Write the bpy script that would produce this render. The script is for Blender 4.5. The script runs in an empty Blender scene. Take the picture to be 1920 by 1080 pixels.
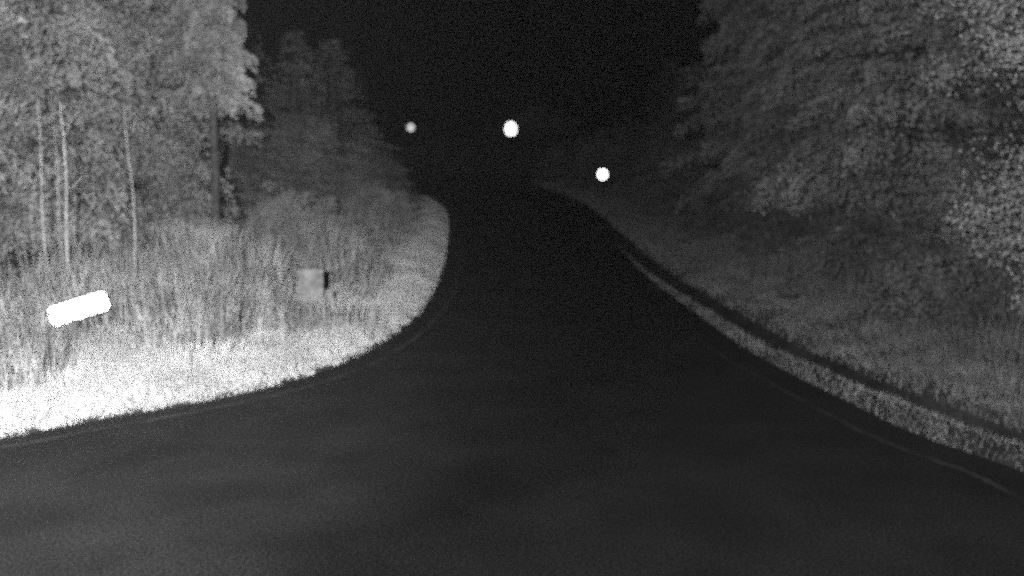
import bpy, math, random
import numpy as np
from mathutils import Vector

rng = np.random.default_rng(7)
random.seed(7)
sc = bpy.context.scene
COL = sc.collection

# ------------------------------------------------------------ camera, world, light, exposure
CAM_H, PITCH, F = 2.3, math.radians(8.53), 1900.0        # F in photo pixels (1920 wide)
cd = bpy.data.cameras.new('camera'); cam = bpy.data.objects.new('camera', cd); COL.objects.link(cam)
cd.sensor_width = 36; cd.lens = 36 * F / 1920; cd.clip_start = 0.05; cd.clip_end = 3000
cam.location = (0, 0, CAM_H); cam.rotation_euler = (math.pi / 2 - PITCH, 0, 0)
sc.camera = cam

SUN_EL, SUN_ROT = math.radians(-9), math.radians(200)
w = bpy.data.worlds.new('World'); sc.world = w; w.use_nodes = True
nt = w.node_tree; nt.nodes.clear()
sky = nt.nodes.new('ShaderNodeTexSky'); sky.sky_type = 'NISHITA'; sky.sun_disc = False
sky.sun_elevation = SUN_EL; sky.sun_rotation = SUN_ROT
bw = nt.nodes.new('ShaderNodeRGBToBW'); bg = nt.nodes.new('ShaderNodeBackground'); out = nt.nodes.new('ShaderNodeOutputWorld')
nt.links.new(sky.outputs[0], bw.inputs[0]); nt.links.new(bw.outputs[0], bg.inputs[0]); nt.links.new(bg.outputs[0], out.inputs[0])
bg.inputs[1].default_value = 0.15

sc.view_settings.view_transform = 'Standard'; sc.view_settings.look = 'None'
sc.view_settings.exposure = 0; sc.view_settings.gamma = 1; sc.view_settings.use_curve_mapping = False
sc.cycles.use_denoising = False
sc.cycles.use_adaptive_sampling = True
sc.cycles.light_sampling_threshold = 1.0; sc.cycles.adaptive_threshold = 1.0; sc.cycles.adaptive_min_samples = 1
cd.dof.use_dof = True; cd.dof.focus_distance = 2.6; cd.dof.aperture_fstop = 2.5
sc.cycles.max_bounces = 4; sc.cycles.diffuse_bounces = 1; sc.cycles.glossy_bounces = 1
sc.cycles.volume_bounces = 0; sc.cycles.transparent_max_bounces = 4
sc.cycles.pixel_filter_type = 'BLACKMAN_HARRIS'; sc.cycles.filter_width = 1.5

def px(x, y, z=0.0):
    """point at height z seen at photo pixel (x, y)"""
    a = (x - 960) / F; b = (540 - y) / F
    c, s = math.cos(PITCH), math.sin(PITCH)
    d = Vector((a, c + b * s, -s + b * c))
    t = (z - CAM_H) / d.z
    return (d.x * t, d.y * t)
def pxd(x, y, dist):
    """point at forward distance dist seen at photo pixel"""
    a = (x - 960) / F; b = (540 - y) / F
    c, s = math.cos(PITCH), math.sin(PITCH)
    d = Vector((a, c + b * s, -s + b * c)); t = dist / d.y
    return (d.x * t, dist, CAM_H + d.z * t)

# infrared lamp standing beside the camera: the one light of this night picture
ld = bpy.data.lights.new('infrared_lamp', 'SPOT'); lamp = bpy.data.objects.new('infrared_lamp', ld); COL.objects.link(lamp)
ld.energy = 11500; ld.spot_size = math.radians(70); ld.spot_blend = 1.0; ld.shadow_soft_size = 0.05; ld.color = (1, 1, 1)
lamp.location = (-0.55, -0.1, CAM_H + 0.35)
aim_az, aim_el = math.radians(-31), math.radians(-5)
lamp.rotation_euler = (math.pi / 2 + aim_el, 0, -aim_az); lamp.scale = (1.2, 1, 1)      # its bright beam points at the left verge
ld2 = ld.copy(); ld2.name = 'infrared_lamp_flood'; ld2.energy = 2900; ld2.spot_size = math.radians(110)
lamp2 = bpy.data.objects.new('infrared_lamp_flood', ld2); COL.objects.link(lamp2)      # the same housing's weak wide beam
lamp2.location = lamp.location; lamp2.rotation_euler = (math.pi / 2 + math.radians(5), 0, math.radians(-22)); lamp2.scale = (2.2, 1, 1)

# ------------------------------------------------------------ helpers
def noise2(x, y, s=1.0, seed=0):
    r = np.random.default_rng(1000 + seed); v = 0
    for k in range(6):
        a = r.uniform(0, 2 * math.pi); f = s * r.uniform(.6, 1.9); p = r.uniform(0, 6.28)
        v = v + np.sin((x * math.cos(a) + y * math.sin(a)) * f + p)
    return v / 3.2
def smooth(a, b, x):
    t = np.clip((x - a) / (b - a), 0, 1); return t * t * (3 - 2 * t)

def tag(o, label=None, cat=None, group=None, kind=None):
    if label: o['label'] = label
    if cat: o['category'] = cat
    if group: o['group'] = group
    if kind: o['kind'] = kind
    return o
def empty(name, loc, rz=0, rx=0, ry=0):
    o = bpy.data.objects.new(name, None); COL.objects.link(o); o.empty_display_size = .2
    o.location = loc; o.rotation_euler = (rx, ry, rz); return o
def np_mesh(name, V, faces_loops, loop_starts, mat, parent=None, smooth_sh=False):
    me = bpy.data.meshes.new(name)
    V = np.asarray(V, dtype=np.float32); L = np.asarray(faces_loops, dtype=np.int32); S = np.asarray(loop_starts, dtype=np.int32)
    me.vertices.add(len(V)); me.vertices.foreach_set('co', V.ravel())
    me.loops.add(len(L)); me.loops.foreach_set('vertex_index', L)
    me.polygons.add(len(S)); me.polygons.foreach_set('loop_start', S)
    me.update(calc_edges=True); me.validate()
    if smooth_sh: me.polygons.foreach_set('use_smooth', [True] * len(me.polygons))
    me.materials.append(mat)
    o = bpy.data.objects.new(name, me); COL.objects.link(o)
    if parent: o.parent = parent
    return o
def quads(name, V, Q, mat, parent=None, sm=False):
    Q = np.asarray(Q, dtype=np.int32)
    return np_mesh(name, V, Q.ravel(), np.arange(len(Q)) * 4, mat, parent, sm)
def pyobj(name, V, Fc, mat, parent=None, sm=False):
    me = bpy.data.meshes.new(name); me.from_pydata([tuple(v) for v in V], [], Fc); me.materials.append(mat)
    if sm:
        for p in me.polygons: p.use_smooth = True
    o = bpy.data.objects.new(name, me); COL.objects.link(o)
    if parent: o.parent = parent
    return o

def material(name, a, b, scale=4.0, detail=6, rough=.85, spec=.2, fine=0, fine_amt=.0, lo=.35, hi=.65, bump=0, metal=0, vor=False):
    m = bpy.data.materials.new(name); m.use_nodes = True; n = m.node_tree.nodes; l = m.node_tree.links
    p = n['Principled BSDF']; p.inputs['Roughness'].default_value = rough; p.inputs['Specular IOR Level'].default_value = spec
    p.inputs['Metallic'].default_value = metal
    tc = n.new('ShaderNodeTexCoord'); no = n.new('ShaderNodeTexNoise'); no.inputs['Scale'].default_value = scale; no.inputs['Detail'].default_value = detail
    geo = n.new('ShaderNodeNewGeometry')
    l.new(geo.outputs['Position'], no.inputs['Vector'])
    cr = n.new('ShaderNodeMapRange'); cr.inputs[1].default_value = lo; cr.inputs[2].default_value = hi
    cr.inputs[3].default_value = a; cr.inputs[4].default_value = b
    l.new(no.outputs['Fac'], cr.inputs[0]); last = cr.outputs[0]
    if fine:
        wn = n.new('ShaderNodeTexNoise'); wn.inputs['Scale'].default_value = fine; wn.inputs['Detail'].default_value = 2
        l.new(geo.outputs['Position'], wn.inputs['Vector'])
        mr = n.new('ShaderNodeMapRange'); mr.inputs[1].default_value = .3; mr.inputs[2].default_value = .7
        mr.inputs[3].default_value = 1 - fine_amt; mr.inputs[4].default_value = 1 + fine_amt
        l.new(wn.outputs['Fac'], mr.inputs[0])
        mm = n.new('ShaderNodeMath'); mm.operation = 'MULTIPLY'; l.new(last, mm.inputs[0]); l.new(mr.outputs[0], mm.inputs[1]); last = mm.outputs[0]
        if bump:
            bp = n.new('ShaderNodeBump'); bp.inputs['Strength'].default_value = bump; bp.inputs['Distance'].default_value = .01
            l.new(wn.outputs['Fac'], bp.inputs['Height']); l.new(bp.outputs[0], p.inputs['Normal'])
    l.new(last, p.inputs['Base Color'])
    return m

M = {}
M['asphalt'] = material('asphalt', .015, .027, 1.3, 12, .85, .2, fine=55, fine_amt=.9, bump=.8)
M['line'] = material('faded_line', .018, .06, 3, 10, .8, .3, fine=90, fine_amt=.6)
M['soil'] = material('soil', .03, .08, 2.0, 8, .95, .1, fine=45, fine_amt=.6, bump=.6)
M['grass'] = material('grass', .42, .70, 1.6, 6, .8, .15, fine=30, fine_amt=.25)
M['grass_dim'] = material('grass_dim', .12, .27, 1.8, 6, .85, .1, fine=30, fine_amt=.3)  # same grass made darker, carrying part of the lamp falloff on the right
M['grass_mid'] = material('grass_mid', .2, .38, 2.4, 7, .85, .1, fine=30, fine_amt=.3)  # grass darkened less, again for the weak lamplight on the right
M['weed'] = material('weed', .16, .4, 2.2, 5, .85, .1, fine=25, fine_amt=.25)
M['leaf'] = material('leaf', .13, .26, .9, 5, .9, .05, fine=14, fine_amt=.25)
M['leaf_near'] = material('leaf_near', .36, .52, 1.2, 6, .85, .1, fine=12, fine_amt=.3)  # leaf colour raised to carry the stronger light on near foliage
M['leaf_dull'] = material('leaf_dull', .09, .2, 1.2, 6, .8, .15, fine=12, fine_amt=.4)
M['leaf_disc_glow'] = material('leaf_disc_glow', .22, .36, 1.4, 5, .8, .15, fine=14, fine_amt=.3)  # leaf colour lifted to stand in for a blurred disc's glow
M['needle'] = material('needle', .19, .40, .8, 5, .9, .05, fine=14, fine_amt=.3)
M['needle_lifted'] = material('needle_lifted', .34, .6, .8, 5, .9, .05, fine=14, fine_amt=.3)  # same needles made paler to make up for weak lamplight on the right
M['bark'] = material('bark', .05, .11, 6, 6, .9, .1, fine=40, fine_amt=.5)
M['bark_pale'] = material('bark_pale', .34, .46, 6, 6, .85, .1, fine=40, fine_amt=.3)
M['dark_metal'] = material('dark_metal', .03, .05, 8, 4, .6, .3)
M['wood'] = material('weathered_wood', .12, .24, 6, 6, .85, .1, fine=30, fine_amt=.25)
M['reflector'] = material('reflector', .9, .98, 10, 2, .27, .5, metal=1.0)
M['reflector_half_lit'] = material('half_lit_reflector', .35, .9, 6, 3, .36, .5, metal=1.0)  # uneven grey stands in for a reflector only half lit
M['reflector_sheet'] = material('reflector_sheet', .85, .95, 10, 2, .55, .5, metal=1.0)

# ------------------------------------------------------------ road outline (from the ground plan)
LE = [(-60, 1.5), (-25, 3.5), (-12, 5.6), (-6.5, 6.9)] + [px(*p) for p in
     [(0, 825), (100, 802), (200, 784), (370, 755), (500, 728), (600, 699), (700, 655), (750, 620), (800, 573), (828, 515), (839, 455), (841, 410), (833, 388), (800, 370)]]
LE += [(-9.0, 41.5), (-18, 46), (-40, 52), (-120, 62)]
RE = [(6.0, -20), (4.6, 0), (3.9, 4.5)] + [px(*p) for p in
     [(1915, 880), (1810, 848), (1710, 812), (1610, 764), (1510, 714), (1410, 663), (1330, 606), (1200, 510), (1150, 446), (1110, 402), (1070, 376), (1010, 352), (960, 340)]]
RE += [(-5.5, 56), (-14, 60), (-36, 66), (-118, 76)]
LE = np.array(LE); RE = np.array(RE)
def chaikin(P, n=2):
    for _ in range(n):
        a, b = P[:-1], P[1:]
        Q = np.empty((2 * len(a), 2)); Q[0::2] = .75 * a + .25 * b; Q[1::2] = .25 * a + .75 * b
        P = np.vstack([P[:1], Q, P[-1:]])
    return P
LE = chaikin(LE); RE = chaikin(RE)

def dist_poly(X, Y, P):
    """signed distance to polyline; positive on the left of its direction"""
    X = np.asarray(X, float); Y = np.asarray(Y, float)
    best = np.full(X.shape, 1e9); sgn = np.zeros(X.shape)
    for (x0, y0), (x1, y1) in zip(P[:-1], P[1:]):
        dx, dy = x1 - x0, y1 - y0; L2 = dx * dx + dy * dy + 1e-12
        t = np.clip(((X - x0) * dx + (Y - y0) * dy) / L2, 0, 1)
        ex, ey = X - x0 - t * dx, Y - y0 - t * dy; d = np.hypot(ex, ey)
        s = dx * (Y - y0) - dy * (X - x0)
        m = d < best - 1e-9; best = np.where(m, d, best); sgn = np.where(m, np.sign(s), sgn)
    return best * np.where(sgn == 0, 1, sgn)
def DL(x, y): return dist_poly(x, y, LE)          # > 0 : on the left verge
def DR(x, y): return -dist_poly(x, y, RE)         # > 0 : on the right verge

def ground_z(x, y):
    x = np.asarray(x, float); y = np.asarray(y, float)
    l, r = DL(x, y), DR(x, y)
    zl = .10 * smooth(0, .35, l) + .14 * smooth(.8, 6, l) + .06 * noise2(x, y, 1.6, 1) * smooth(.3, 1.5, l)
    rut = .16 * np.exp(-((r - RUT(y)) / .16) ** 2)
    zr = .09 * smooth(0, .3, r) - rut * smooth(60, 40, y) + .35 * smooth(1.0, 5, r) + .05 * noise2(x, y, 1.6, 2) * smooth(.3, 1.5, r)
    zr = zr + smooth(0.8, 8, r) * smooth(46, 60, y) * 1.9
    z = np.where(l > 0, zl, np.where(r > 0, zr, 0))
    inside = (l <= 0.0) & (r <= 0.0)
    return np.where(inside, -.03, z)
# distance of the wheel rut / ditch from the right road edge, measured along the verge
_rut = np.array([px(*p) for p in [(1910, 832), (1810, 795), (1660, 740), (1560, 695), (1460, 650), (1320, 565), (1210, 490), (1150, 436)]])
_rd = dist_poly(_rut[:, 0], _rut[:, 1], RE) * -1
def RUT(y): return np.interp(y, _rut[:, 1], _rd)

xs = np.concatenate([-np.geomspace(500, 14.5, 26), np.arange(-14, 14.01, .16), np.geomspace(14.5, 500, 26)])
ys = np.concatenate([-np.geomspace(200, 4, 12), np.arange(-2, 5, .5), np.arange(5, 24, .13), np.arange(24, 70, .45), np.geomspace(71, 900, 26)])
GX, GY = np.meshgrid(xs, ys); GZ = ground_z(GX, GY)
nx, ny = len(xs), len(ys)
idx = np.arange(nx * ny).reshape(ny, nx)
Q = np.stack([idx[:-1, :-1], idx[:-1, 1:], idx[1:, 1:], idx[1:, :-1]], -1).reshape(-1, 4)
g = quads('ground', np.stack([GX, GY, GZ], -1).reshape(-1, 3), Q, M['soil'], None, True); tag(g, kind='structure')

# road sheet: resample both edges and bridge
def resample(P, n):
    s = np.concatenate([[0], np.cumsum(np.hypot(*np.diff(P, axis=0).T))]); t = np.linspace(0, s[-1], n)
    return np.stack([np.interp(t, s, P[:, 0]), np.interp(t, s, P[:, 1])], -1)
import bmesh
def poly_sheet(name, pts, z, mat):
    bm = bmesh.new(); vs = [bm.verts.new((p[0], p[1], z)) for p in pts]
    f = bm.faces.new(vs); bmesh.ops.triangulate(bm, faces=[f]); 
    me = bpy.data.meshes.new(name); bm.to_mesh(me); bm.free(); me.materials.append(mat)
    o = bpy.data.objects.new(name, me); COL.objects.link(o)
    return o
r = poly_sheet('road', list(LE) + list(RE[::-1]) + [(-60, -20)], .0, M['asphalt']); tag(r, kind='structure')
def strip(name, P, off, wdt, z, mat, y0, y1, side):
    P = P[(P[:, 1] > y0) & (P[:, 1] < y1)]
    P = resample(P, 160); T = np.gradient(P, axis=0); T /= np.hypot(*T.T)[:, None]
    N = np.stack([T[:, 1], -T[:, 0]], -1) * side
    jit = .008 * np.random.default_rng(3).normal(size=(len(P), 1))
    A, B = P + N * (off + jit), P + N * (off + wdt + jit)
    V = np.vstack([np.c_[A, np.full(len(A), z)], np.c_[B, np.full(len(B), z)]]); n = len(A)
    Qs = [(i, i + 1, n + i + 1, n + i) for i in range(n - 1)]
    return tag(quads(name, V, Qs, mat), kind='structure')
strip('road_edge_line', LE, .26, .07, .004, M['line'], 3.6, 22, 1)
strip('road_edge_line', RE, .34, .06, .004, M['line'], 3.0, 12, -1)

# ------------------------------------------------------------ grass and weeds
def blades(name, P, H, W, lean, mat, curl=.35):
    n = len(P); a = rng.uniform(0, 2 * math.pi, n); b = rng.uniform(0, 2 * math.pi, n)
    side = np.stack([np.cos(a), np.sin(a), np.zeros(n)], -1) * (W / 2)[:, None]
    ld_ = np.stack([np.cos(b), np.sin(b), np.zeros(n)], -1) * (H * lean * rng.uniform(.1, 1, n))[:, None]
    up = np.zeros((n, 3)); up[:, 2] = H
    m = P + up * .55 + ld_ * curl; t = P + up + ld_
    V = np.stack([P - side, P + side, m + side * .7, m - side * .7, t], 1).reshape(-1, 3)
    base = (np.arange(n) * 5)[:, None]
    loops = (base + np.array([0, 1, 2, 3, 3, 2, 4])).ravel()
    starts = (np.arange(n)[:, None] * 7 + np.array([0, 4])).ravel()
    return np_mesh(name, V, loops, starts, mat)
def scatter(n, x0, x1, y0, y1, dfun, d0, d1, power=1.0, keep=None):
    u = rng.uniform(0, 1, n) ** power
    y = y0 + (y1 - y0) * u; x = rng.uniform(x0, x1, n)
    # keep to what the camera can plausibly see
    k = np.abs(x) < y * .66 + 2.5
    x, y = x[k], y[k]; d = dfun(x, y); k = (d > d0) & (d < d1)
    x, y, d = x[k], y[k], d[k]
    if keep is not None:
        k = keep(x, y, d); x, y, d = x[k], y[k], d[k]
    return x, y, d
# left verge: short bright grass
x, y, d = scatter(1700000, -11, 0.5, 5, 46, DL, -.03, 2.2, 2.2, lambda x, y, d: rng.uniform(0, 1, len(x)) < np.where(d < .06, .35 + .4 * noise2(x, y, 9, 5), 1 - .35 * smooth(1, 2.2, d)))
H = (.05 + .05 * rng.uniform(0, 1, len(x)) + .05 * np.clip(noise2(x, y, 5, 6), 0, 1)) * (1 + .8 * smooth(.5, 1.6, d)) * (.6 + .4 * smooth(0, .25, d))
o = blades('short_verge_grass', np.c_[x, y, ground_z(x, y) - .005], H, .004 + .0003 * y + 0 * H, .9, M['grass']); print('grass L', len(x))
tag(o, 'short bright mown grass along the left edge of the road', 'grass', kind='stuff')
# left tall weeds in tufts
def wk(x, y, d): 
    c = .42 + .75 * noise2(x, y, 3.6, 8); return rng.uniform(0, 1, len(x)) < np.clip(c, .05, 1) * smooth(.5, 1.2, d) 
PX, PY = px(586, 622)
x, y, d = scatter(420000, -14, 0, 6, 48, DL, .45, 4.6, 1.7, wk)
hn = noise2(x, y, 2.4, 9)
H = (.22 + .42 * smooth(.6, 1.6, d)) * (.7 + .75 * hn + .3 * noise2(x, y, 7, 19) + .4 * rng.uniform(0, 1, len(x))) ; H = np.clip(H, .1, 1.0) * (1 - .25 * smooth(13, 19, y))
ex, ey = PX + rng.normal(0, .34, 900), PY - rng.uniform(.12, .75, 900)                # a thicker tuft at the foot of the post
x, y = np.concatenate([x, ex]), np.concatenate([y, ey]); H = np.concatenate([H, rng.uniform(.14, .46, 900)])
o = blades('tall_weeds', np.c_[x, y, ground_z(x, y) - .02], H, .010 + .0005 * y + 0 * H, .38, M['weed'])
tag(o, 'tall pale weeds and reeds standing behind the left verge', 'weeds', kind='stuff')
# right verge: dim grass strip between road and rut, and beyond the rut
def rk(x, y, d):
    gap = np.abs(d - RUT(y)) > (.165 - .003 * np.clip(y - 8, 0, 10)) 
    return gap & (rng.uniform(0, 1, len(x)) < np.clip(.75 + .4 * noise2(x, y, 6, 11), .2, 1) * (1 - smooth(43, 52, y)))
x, y, d = scatter(1000000, -8, 9, 5, 60, DR, -.02, 2.6, 1.9, rk)
H = (.05 + .05 * rng.uniform(0, 1, len(x)) + .04 * np.clip(noise2(x, y, 4, 12), 0, 1)) * (1 + 1.1 * smooth(.9, 1.8, d)) * np.where(d < RUT(y), .55, .8)
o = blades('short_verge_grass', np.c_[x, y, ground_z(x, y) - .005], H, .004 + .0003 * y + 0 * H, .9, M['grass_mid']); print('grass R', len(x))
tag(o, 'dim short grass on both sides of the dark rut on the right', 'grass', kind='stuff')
x, y, d = scatter(170000, -14, 14, 5, 42, DR, 1.25, 5, 1.6, lambda x, y, d: rng.uniform(0, 1, len(x)) < np.clip(.45 + .6 * noise2(x, y, 2.6, 13), .04, 1) * smooth(1.1, 2, d))
H = np.clip((.22 + .3 * smooth(1.3, 3, d)) * (.8 + .4 * noise2(x, y, 2.2, 14) + .35 * rng.uniform(0, 1, len(x))), .1, .9)
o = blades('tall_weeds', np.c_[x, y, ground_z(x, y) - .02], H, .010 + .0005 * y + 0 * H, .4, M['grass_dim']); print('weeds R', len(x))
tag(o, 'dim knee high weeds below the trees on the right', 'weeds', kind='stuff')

# ------------------------------------------------------------ foliage builders
def leaves(C, R, per, size, seed=0, droop=.3):
    """leaf quads around clump centres C (n,3) with radii R"""
    r = np.random.default_rng(seed); n = len(C) * per
    c = np.repeat(C, per, 0); rad = np.repeat(R, per)
    o = r.normal(size=(n, 3)); o /= np.linalg.norm(o, axis=1)[:, None]; o *= (r.uniform(0, 1, n) ** .5 * rad)[:, None]; o[:, 2] *= .65
    p = c + o
    t = r.normal(size=(n, 3)); t[:, 2] -= droop; t /= np.linalg.norm(t, axis=1)[:, None]
    q = r.normal(size=(n, 3)); q = np.cross(t, q); q /= np.linalg.norm(q, axis=1)[:, None]
    s = (size * r.uniform(.6, 1.3, n))[:, None]
    V = np.stack([p - t * s * .6, p + q * s * .33, p + t * s * .6, p - q * s * .33], 1).reshape(-1, 3)
    return V
def leaf_obj(name, V, mat, parent=None):
    return quads(name, V, np.arange(len(V)).reshape(-1, 4), mat, parent)
def tube(path, radii, n=7):
    path = [Vector(p) for p in path]; V = []; Fc = []
    for i, p in enumerate(path):
        t = (path[min(i + 1, len(path) - 1)] - path[max(i - 1, 0)]).normalized()
        a = t.cross(Vector((.31, .95, .1))).normalized(); b = t.cross(a)
        for k in range(n):
            an = 2 * math.pi * k / n; V.append(p + (a * math.cos(an) + b * math.sin(an)) * radii[i])
    for i in range(len(path) - 1):
        for k in range(n):
            k2 = (k + 1) % n; Fc.append((i * n + k, i * n + k2, (i + 1) * n + k2, (i + 1) * n + k))
    Fc.append(tuple(range(n))[::-1]); Fc.append(tuple((len(path) - 1) * n + k for k in range(n)))
    return V, Fc
def join(parts):
    V, Fc = [], []
    for v, f in parts:
        o = len(V); V += v; Fc += [tuple(i + o for i in q) for q in f]
    return V, Fc

def make_tree(seed, h, rad, z0, nclump, per, size, mat, trunk_r=.12, bark='bark', boughs=False):
    """trunk with limbs + crown of leaf clumps carried on the limbs"""
    r = random.Random(seed); root = empty('tree', (0, 0, 0)); parts = []
    lean = (r.uniform(-.25, .25), r.uniform(-.2, .2))
    def ax(z): t = z / h; return Vector((lean[0] * t * t * 2 + .08 * math.sin(z * 1.1 + seed), lean[1] * t + .08 * math.cos(z * .9 + seed), z))
    zs = [0, .15, .5, 1, 1.7, 2.6, 3.6, 4.8, h * .75, h * .97]
    parts.append(tube([ax(z) for z in zs], [trunk_r * (1.5 if z == 0 else 1.15 if z < .3 else 1) * (1 - .8 * z / h) for z in zs], 9))
    C, R = [], []
    nl = max(8, nclump // 7)
    for i in range(nl):
        z = z0 + (h * .96 - z0) * ((i + r.random()) / nl) ** .95
        a = i * 2.4 + r.uniform(-.5, .5); t = (z - z0) / (h - z0)
        L = rad * (math.sin(math.pi * min(1, .22 + .78 * t)) ** .6) * r.uniform(.6, 1.15)
        rise = (-.25 if boughs else .45) + r.uniform(-.25, .25)
        s = ax(z); d = Vector((math.cos(a), math.sin(a), 0)); pts = []
        for k in range(5):
            u = k / 4; pts.append(s + d * L * u + Vector((0, 0, L * (rise * u - (.25 if boughs else .12) * u * u))) + Vector((r.uniform(-.05, .05), r.uniform(-.05, .05), r.uniform(-.05, .05))))
        parts.append(tube(pts, [trunk_r * .34 * (1 - .82 * k / 4) * (1 - .5 * t) + .004 for k in range(5)], 5))
        for k in range(max(3, nclump // nl)):
            u = r.uniform(.25, 1.05); j = min(3, int(u * 4)); p = pts[j].lerp(pts[j + 1], min(1, u * 4 - j))
            C.append(p + Vector((r.gauss(0, .22), r.gauss(0, .22), r.gauss(0, .2)))); R.append(r.uniform(.28, .6))
    V, Fc = join(parts); pyobj('trunk', V, Fc, M[bark], root, True)
    LV = leaves(np.array([list(c) for c in C]), np.array(R), per, size, seed, .9 if boughs else .3)
    leaf_obj('crown', LV, M[mat], root)
    return root
def make_spruce(seed, h, r0, z0, mat, dens=1.0, trunk_r=.13):
    """conifer: straight trunk, whorls of drooping boughs, needle sprays hanging from each bough"""
    r = random.Random(seed); q = np.random.default_rng(seed); root = empty('conifer', (0, 0, 0)); parts = []
    ph = r.uniform(0, 6)
    def ax(z): return Vector((.06 * math.sin(z * .7 + ph), .06 * math.cos(z * .6 + ph), z))
    zs = [0, .12, .5, 1.5, 3, 4.5, 6.5, h * .75, h]
    parts.append(tube([ax(z) for z in zs], [trunk_r * (1.5 if z == 0 else 1) * (1 - .93 * z / h) for z in zs], 9))
    Vs = []; z = z0; k0 = 0
    while z < h - .4:
        nb = r.randint(6, 9); k0 += .7
        for i in range(nb):
            if r.random() < .12: continue
            a = k0 + i * 2 * math.pi / nb + r.uniform(-.25, .25); L = r0 * (1 - z / h) ** .75 * r.uniform(.6, 1.12) + .15
            zz = z + r.uniform(-.14, .14); s0 = ax(zz); d = Vector((math.cos(a), math.sin(a), 0)); dr = r.uniform(.35, .75)
            def bp(u): return s0 + d * L * u + Vector((0, 0, L * (.12 * u - dr * u * u + .16 * u ** 3)))
            parts.append(tube([bp(0), bp(.35), bp(.7), bp(1)], [trunk_r * .16 + .003, trunk_r * .12, trunk_r * .07, .002], 4))
            n = int(dens * (260 if z < 6.5 else 60) * (L / r0 + .15))
            u = q.uniform(.12, 1.04, n) ** .8; side = q.choice([-1, 1], n); lat = q.uniform(0, 1, n) ** .8 * L * .34 * (1.12 - u) ** .6
            P = np.stack([s0.x + d.x * L * u - d.y * side * lat, s0.y + d.y * L * u + d.x * side * lat,
                          s0.z + L * (.12 * u - dr * u * u + .16 * u ** 3) - lat * .35 - q.uniform(0, 1, n) ** 1.6 * .26], -1)
            T = np.stack([d.x * .7 - d.y * side, d.y * .7 + d.x * side, -.5 - .6 * q.uniform(0, 1, n)], -1) + q.normal(size=(n, 3)) * .35
            T /= np.linalg.norm(T, axis=1)[:, None]
            B = np.cross(T, q.normal(size=(n, 3))); B /= np.linalg.norm(B, axis=1)[:, None]
            l = (q.uniform(.05, .12, n))[:, None]; wd = (q.uniform(.010, .019, n))[:, None]
            Vs.append(np.stack([P - T * l * .5, P + B * wd, P + T * l * .5, P - B * wd], 1).reshape(-1, 3))
        z += r.uniform(.24, .40)
    V, Fc = join(parts); pyobj('trunk', V, Fc, M['bark'], root, True)
    leaf_obj('crown', np.vstack(Vs), M[mat], root)
    return root
def make_bush(seed, w, d, h, n, per, size, mat):
    r = np.random.default_rng(seed); root = empty('bush', (0, 0, 0))
    a = r.uniform(0, 2 * math.pi, n); e = np.arcsin(r.uniform(0, 1, n)); k = r.uniform(.55, 1, n)
    C = np.stack([np.cos(a) * np.cos(e) * w * k, np.sin(a) * np.cos(e) * d * k, .1 + np.sin(e) * h * k], -1); C += r.normal(size=C.shape) * np.array([.16, .16, .13]); C[:, 2] = np.abs(C[:, 2])
    leaf_obj('foliage', leaves(C, r.uniform(.1, .34, n), per, size, seed), M[mat], root)
    rr = random.Random(seed); parts = []
    for i in range(9):
        c = C[i * (n // 9)]; parts.append(tube([(rr.uniform(-.08, .08), rr.uniform(-.08, .08), -.05), (c[0] * .4, c[1] * .4, c[2] * .55), tuple(c)], [.02, .014, .005], 5))
    V, Fc = join(parts); pyobj('stem', V, Fc, M['bark'], root, True)
    return root
def copy_thing(src, loc, rz=0, s=1.0, sz=None):
    c = src.copy(); COL.objects.link(c)
    for ch in src.children:
        k = ch.copy(); COL.objects.link(k); k.parent = c
    place(c, loc, rz, s, sz); return c
def place(o, loc, rz=0, s=1.0, sz=None):
    z = float(ground_z(loc[0], loc[1])) - .04 if len(loc) < 3 else loc[2]
    o.location = (loc[0], loc[1], z); o.rotation_euler = (0, 0, rz); o.scale = (s, s, sz or s)
used = set()
def put(proto, loc, rz, s, label, cat, group, name=None, sz=None):
    if proto.name not in used and 'label' not in proto: o = proto; place(o, loc, rz, s, sz)
    else: o = copy_thing(proto, loc, rz, s, sz)
    o['label'] = label; o['category'] = cat; o['group'] = group
    return o

TL = [make_spruce(11, 14, 2.3, .35, 'needle', 1.5), make_spruce(12, 12, 2.1, .8, 'needle', 1.5), make_spruce(13, 15, 2.5, 1.15, 'needle', 1.5)]
TR = [make_spruce(21, 14, 2.2, .3, 'needle_lifted', 1.6), make_spruce(22, 13, 2.4, .35, 'needle_lifted', 1.6)]
TN = make_tree(23, 8.5, 1.7, .3, 300, 200, .042, 'leaf_near', .10)
TD = make_spruce(31, 13, .8, 2.9, 'needle', 1.3, .075)           # bare lower trunk

# left wood, front row then back row
gL = 'trees of the wood behind the left verge'
front = [(-8.6, 14.4, 0, 1.0, 'conifer at the far left edge of the photo, behind the tilted white bar'),
         (-7.1, 16.0, 1, 1.0, 'conifer behind the group of three thin pale saplings'),
         (-6.75, 17.8, 2, .9, 'conifer with long drooping boughs right of the single pale sapling'),
         (-8.0, 19.8, 0, 1.0, 'conifer standing back beside the dark hollow of the left wood')]
for i, (x, y, k, s, lb) in enumerate(front):
    put(TL[k], (x, y), i * 1.3, s, lb, 'tree', gL)
for i, (x, y, k, lb) in enumerate([(-10.8, 18, 2, 'back row conifer behind the one at the far left edge of the photo'), (-9.2, 20.5, 1, 'back row conifer seen through the gaps behind the three saplings')]):
    put(TL[k], (x, y), 2 + i * 1.7, 1.1, lb, 'tree', gL)
put(TD, (-5.0, 17.0), .4, 1.0, 'dark bare trunked tree where the bright left wood ends beside the black gap', 'tree', gL)
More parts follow.
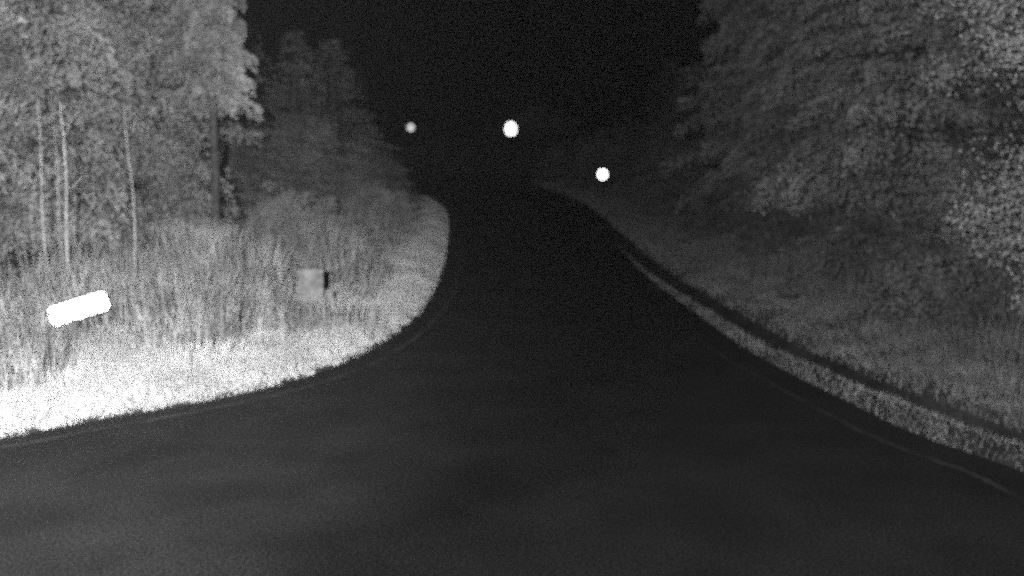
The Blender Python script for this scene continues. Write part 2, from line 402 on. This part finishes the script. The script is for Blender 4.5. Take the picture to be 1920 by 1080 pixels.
# dimmer lower trees between the left wood and the reflectors
gM = 'low dim trees beyond the bend'
for i, (p, dd, k, s, sz, lb) in enumerate([
        (470, 25, 0, .80, .36, 'low conifer just right of the bright left wood'),
        (560, 27, 1, .85, .42, 'low conifer above the bushes left of the bend'),
        (630, 29, 2, .95, .34, 'lower dim conifer left of the smallest reflector'),
        (700, 30, 1, .80, .22, 'lowest dim conifer, nearest to the smallest reflector')]):
    put(TL[k], ((p - 960) / F * dd, dd), i * 2.1, s, lb, 'tree', gM, sz=sz)
# right wood
gR = 'trees of the wood on the right'
put(TN, (5.7, 9.6), 0, .85, 'nearest and palest leafy tree at the right edge of the photo', 'tree', gR)
for i, (x, y, k, s, lb) in enumerate([
        (6.5, 17.0, 1, 1.0, 'conifer left of the dark hollow at the upper right'),
        (6.6, 20.3, 0, 1.0, 'conifer in the middle of the right wood'),
        (6.2, 24.0, 1, 1.08, 'last conifer of the right wood with a straight edge against the black sky')]):
    put(TR[k], (x, y), 1 + i * 1.9, s, lb, 'tree', gR)
put(TR[0], (6.7, 13.2), 2.2, .85, 'young low conifer directly below the dark hollow at the upper right', 'tree', gR, sz=.22)
for i, (x, y, k, lb) in enumerate([(11.0, 24, 1, 'back row conifer seen deep in the dark hollow at the upper right'), (9.6, 22, 0, 'back row conifer behind the middle of the right wood'), (6.9, 27.5, 0, 'back row conifer behind the last one of the right wood')]):
    put(TR[k], (x, y), i * 2.3, 1.1, lb, 'tree', gR)
put(TR[1], (5.6, 33), .5, .95, 'dim low conifer left of the right wood, above the right hand reflector', 'tree', gR, sz=.30)
put(TR[0], (6.3, 41), 1.5, 1.0, 'dimmest low conifer, between the right hand reflector and the right wood', 'tree', gR, sz=.36)

# bushes
B1 = make_bush(41, 1.25, 1.0, 1.15, 190, 70, .05, 'leaf_disc_glow')
B2 = make_bush(42, 1.3, 1.0, 1.0, 170, 80, .055, 'leaf_dull')
gB = 'bushes along the left of the bend'
put(B1, (-4.3, 20.5), 0, .9, 'large ragged bush added in place of a blurred light disc left of the bend', 'bush', gB)  # added bush, its pale leaves imitate an out-of-focus light disc
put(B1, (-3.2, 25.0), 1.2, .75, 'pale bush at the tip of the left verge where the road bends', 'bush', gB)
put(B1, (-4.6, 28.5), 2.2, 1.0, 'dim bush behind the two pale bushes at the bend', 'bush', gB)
gC = 'bushes under the right wood'
for i, (x, y, s, lb) in enumerate([
        (5.2, 11.2, .8, 'bush under the nearest tree at the right edge'),
        (5.3, 14.2, .9, 'bush below the dark hollow in the right wood'),
        (5.1, 17.5, .9, 'bush under the middle of the right wood'),
        (4.9, 21.5, 1.0, 'bush above the far end of the dark rut'),
        (4.8, 26.5, 1.1, 'bush under the last tree of the right wood')]):
    put(B2, (x, y), i * 1.4, s, lb, 'bush', gC)
gD = 'distant shrubs behind the reflectors'
for i, (p, dd, s, sz, lb) in enumerate([
        (1180, 40, 1.5, 2.2, 'tall dim shrub right of the right hand reflector'),
        (1090, 50, 2.0, 1.6, 'dim shrub between the large and the right hand reflector'),
        (1000, 66, 2.4, 1.5, 'dim shrub on the bank behind the large reflector')]):
    put(B2, ((p - 960) / F * dd, dd), i, s, lb, 'bush', gD, sz=sz)

# thin saplings in front of the left wood
gS = 'thin pale saplings at the front of the left wood'
def sapling(top, bot, dist, rad, label, bark, twigs=9):
    b = pxd(bot[0], bot[1], dist); t = pxd(top[0], top[1], dist)
    gz = float(ground_z(b[0], dist)) - .05
    dx = (t[0] - b[0]) / (t[2] - b[2]); base = (b[0] - dx * (b[2] - gz), dist, gz)
    H = t[2] - gz; root = empty('sapling', base); r = random.Random(int(top[0]))
    P = [(dx * z + .018 * math.sin(z * 3.1 + top[0]), .02 * math.sin(z * 1.7), z) for z in np.linspace(0, H, 12)]
    parts, C = [tube(P, [rad * (1.2 - .85 * i / 11) for i in range(12)], 7)], []
    for i in range(twigs):
        z = H * (.45 + .5 * i / twigs); a = r.uniform(0, 6.28); L = r.uniform(.06, .28); s = Vector((dx * z, 0, z))
        e = s + Vector((math.cos(a) * L, math.sin(a) * L, L * .7)); parts.append(tube([s, s.lerp(e, .5) + Vector((0, 0, -.03)), e], [rad * .4, rad * .28, .003], 5)); C.append(list(e)); C.append(list(s.lerp(e, .6)))
    V, Fc = join(parts); pyobj('trunk', V, Fc, M[bark], root, True)
    tag(root, label, 'sapling', gS)
sapling((70, 185), (84, 470), 11.8, .011, 'leftmost thin pale sapling, at the far left of the group of three', 'bark_pale')
sapling((96, 180), (106, 330), 12.6, .007, 'faintest and thinnest sapling, middle one of the group of three', 'bark_pale', 5)
sapling((115, 190), (128, 495), 11.6, .015, 'brightest thin sapling, right one of the group of three', 'bark_pale')
sapling((236, 200), (252, 460), 12.4, .010, 'single thin pale sapling standing right of the group of three', 'bark_pale')

# individual tall weeds that stand out
gW = 'single tall weeds standing above the left verge'
def tall_weed(x, ytop, dist, label, wide=.16, mat='weed', grp=gW):
    X, Y, Zt = pxd(x, ytop, dist); gz = float(ground_z(X, Y)) - .03; h = Zt - gz; r = random.Random(int(x * 7 + ytop))
    root = empty('tall_weed', (X, Y, gz)); dx, dy = r.uniform(-.06, .06), r.uniform(-.05, .05)
    V, Fc = tube([(0, 0, 0), (dx * .3, dy * .3, h * .5), (dx, dy, h)], [.008, .006, .002], 6); pyobj('stem', V, Fc, M[mat], root, True)
    V, Fc = [], []
    for i in range(30):
        z = h * (.12 + .86 * i / 30); a = r.uniform(0, 6.28); L = wide * (1.15 - .75 * i / 30) * r.uniform(.7, 1.2); t = z / h
        s = Vector((dx * t * t, dy * t * t, z)); d = Vector((math.cos(a), math.sin(a), 0)); sd = Vector((-math.sin(a), math.cos(a), 0)) * L * .16
        m = s + d * L * .5 + Vector((0, 0, L * .42)); e = s + d * L + Vector((0, 0, L * .35)); o = len(V)
        V += [s, m - sd, e, m + sd]; Fc.append((o, o + 1, o + 2, o + 3))
    pyobj('leaves', V, Fc, M[mat], root)
    tag(root, label, 'weed', grp)
for a in [(372, 440, 13.2, 'tallest weed, below the dark hollow of the left wood', .2),
          (392, 452, 13.0, 'weed close on the right of the tallest one', .18),
          (490, 480, 12.6, 'tall weed halfway between the tallest one and the squat post', .18),
          (515, 492, 12.4, 'weed just left of the squat post', .16),
          (634, 468, 13.4, 'slender pointed weed just right of the squat post', .14),
          (684, 474, 13.8, 'pointed weed with a pale tip, second right of the squat post', .14),
          (335, 470, 12.8, 'leafy weed left of the tallest one', .2),
          (262, 556, 10.4, 'weed just right of the tilted white bar', .14),
          (232, 600, 9.8, 'low weed below the right end of the tilted white bar', .12),
          (440, 500, 12.2, 'bushy weed halfway between the tallest one and the tall one', .2)]:
    tall_weed(*a)
gV = 'weeds standing out on the right verge'
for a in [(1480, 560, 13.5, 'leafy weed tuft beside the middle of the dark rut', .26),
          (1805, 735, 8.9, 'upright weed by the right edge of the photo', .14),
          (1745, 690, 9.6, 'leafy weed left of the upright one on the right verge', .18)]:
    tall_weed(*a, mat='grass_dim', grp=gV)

# ------------------------------------------------------------ squat post among the weeds
X, Y = px(586, 622); z = float(ground_z(X, Y)) - .06
post = empty('marker_post', (X, Y, z), rz=.12); tag(post, 'squat pale squared off post half hidden among the weeds', 'post')
def bevel_box(name, sx, sy, z0, z1, mat, parent, bev=.01, off=(0, 0)):
    bm = bmesh.new(); bmesh.ops.create_cube(bm, size=1)
    for v in bm.verts: v.co = Vector((v.co.x * sx + off[0], v.co.y * sy + off[1], z0 + (v.co.z + .5) * (z1 - z0)))
    bmesh.ops.bevel(bm, geom=bm.edges[:], offset=bev, segments=2, affect='EDGES')
    me = bpy.data.meshes.new(name); bm.to_mesh(me); bm.free(); me.materials.append(mat)
    o = bpy.data.objects.new(name, me); COL.objects.link(o); o.parent = parent; return o
bevel_box('body', .29, .12, 0, .70, M['wood'], post)
bevel_box('cap', .32, .15, .70, .73, M['wood'], post, .008)
bevel_box('side_stake', .08, .06, 0, .48, M['wood'], post, .008, (.21, .0))

# ------------------------------------------------------------ reflectors
def rounded(wd, ht, rad, n=8):
    P = []
    for cx, cy, a0 in ((wd / 2 - rad, ht / 2 - rad, 0), (-wd / 2 + rad, ht / 2 - rad, 90), (-wd / 2 + rad, -ht / 2 + rad, 180), (wd / 2 - rad, -ht / 2 + rad, 270)):
        for k in range(n + 1):
            a = math.radians(a0 + 90 * k / n); P.append((cx + rad * math.cos(a), cy + rad * math.sin(a)))
    return P
def plate(name, P, y0, y1, mat, parent, dome=0):
    """outline in x/z, thickness along y; front (towards -y) may be domed"""
    n = len(P); V = [(x, y0, z) for x, z in P] + [(x, y1, z) for x, z in P]
    Fc = [tuple(range(n, 2 * n))[::-1]] + [(i, (i + 1) % n, n + (i + 1) % n, n + i)[::-1] for i in range(n)]
    if dome:
        V += [(x * .6, y0 - dome * .8, z * .6) for x, z in P] + [(0, y0 - dome, 0)]; c = 3 * n
        Fc += [(i, (i + 1) % n, 2 * n + (i + 1) % n, 2 * n + i) for i in range(n)] + [(2 * n + i, 2 * n + (i + 1) % n, c) for i in range(n)]
    else: Fc.append(tuple(range(n)))
    return pyobj(name, V, Fc, mat, parent)
def face_to(X, Y, Z):
    """turn a plate so that it looks back at the traffic camera"""
    d = Vector((-.28, -.05, CAM_H + .17)) - Vector((X, Y, Z))
    return math.atan2(d.x, -d.y) , math.asin(d.z / d.length)
def marker(pt, dist, wpx, hpx, label, tilt=0, bar=False, mat='reflector'):
    X, Y, Z = pxd(pt[0], pt[1], dist); gz = float(ground_z(X, Y)) - .1
    wd, ht = wpx / F * dist, hpx / F * dist; h = Z - gz
    root = empty('reflector_bar_marker' if bar else 'reflector_post', (X, Y, gz))
    lean = math.tan(tilt) * h if bar else 0
    V, Fc = tube([(lean * .9, .04, 0), (lean * .4, .035, h * .5), (0, .03, h)], [.022, .022, .02], 8); pyobj('post', V, Fc, M['wood'] if bar else M['dark_metal'], root, True)
    rz, rx = face_to(X, Y, Z)
    def P(k, e=0): return rounded(wd * k + e, ht * k + e, min(wd, ht) * (.27 if bar else .499) * k, 6)
    hd = plate('backing_plate', P(1, .012), -.004, .012, M['dark_metal'], root)
    hd.location = (0, 0, h); hd.rotation_euler = (-rx, -tilt, rz)
    from mathutils import Matrix
    R = Matrix.Rotation(rz, 4, 'Z') @ Matrix.Rotation(-rx, 4, 'X') @ Matrix.Rotation(-tilt, 4, 'Y')
    hd.rotation_euler = R.to_euler()
    lens = plate('reflector_lens', P(1), -.014, -.004, M[mat], root, 0); lens.location = (0, 0, h); lens.rotation_euler = R.to_euler()
    tag(root, label, 'reflector', None if bar else 'round reflectors on the outside of the bend')
    return root
marker((148, 579), 10.2, 107, 37, 'bright white rounded bar reflector tilted up to the right among the left weeds', math.radians(16), True, 'reflector_sheet')
marker((1130, 327), 36, 19, 20, 'round white reflector nearest to the right hand verge, lowest of the three')  # round discs here are oversized, their shape carries the glare bloom
marker((958, 242), 62, 22, 27, 'largest and brightest round reflector, middle one of the three above the road')
marker((770, 239), 62, 15, 16, 'smallest and dimmest round reflector, leftmost of the three above the road', mat='reflector_half_lit')

# ------------------------------------------------------------ thin mist volume added to lift the blacks
V = [(x, y, z) for z in (-3, 16) for y in (-30, 130) for x in (-60, 60)]
hz = pyobj('added_haze', V, [(0, 2, 3, 1), (4, 5, 7, 6), (0, 1, 5, 4), (2, 6, 7, 3), (0, 4, 6, 2), (1, 3, 7, 5)], M['soil'])
hm = bpy.data.materials.new('added_haze'); hm.use_nodes = True; n = hm.node_tree.nodes; n.clear()
pv = n.new('ShaderNodeVolumePrincipled'); mo = n.new('ShaderNodeOutputMaterial'); hm.node_tree.links.new(pv.outputs[0], mo.inputs['Volume'])
pv.inputs['Color'].default_value = (.9, .9, .9, 1); pv.inputs['Density'].default_value = .00032
hz.data.materials.clear(); hz.data.materials.append(hm); tag(hz, 'thin mist added over the road to lift the blacks', 'mist', kind='stuff')
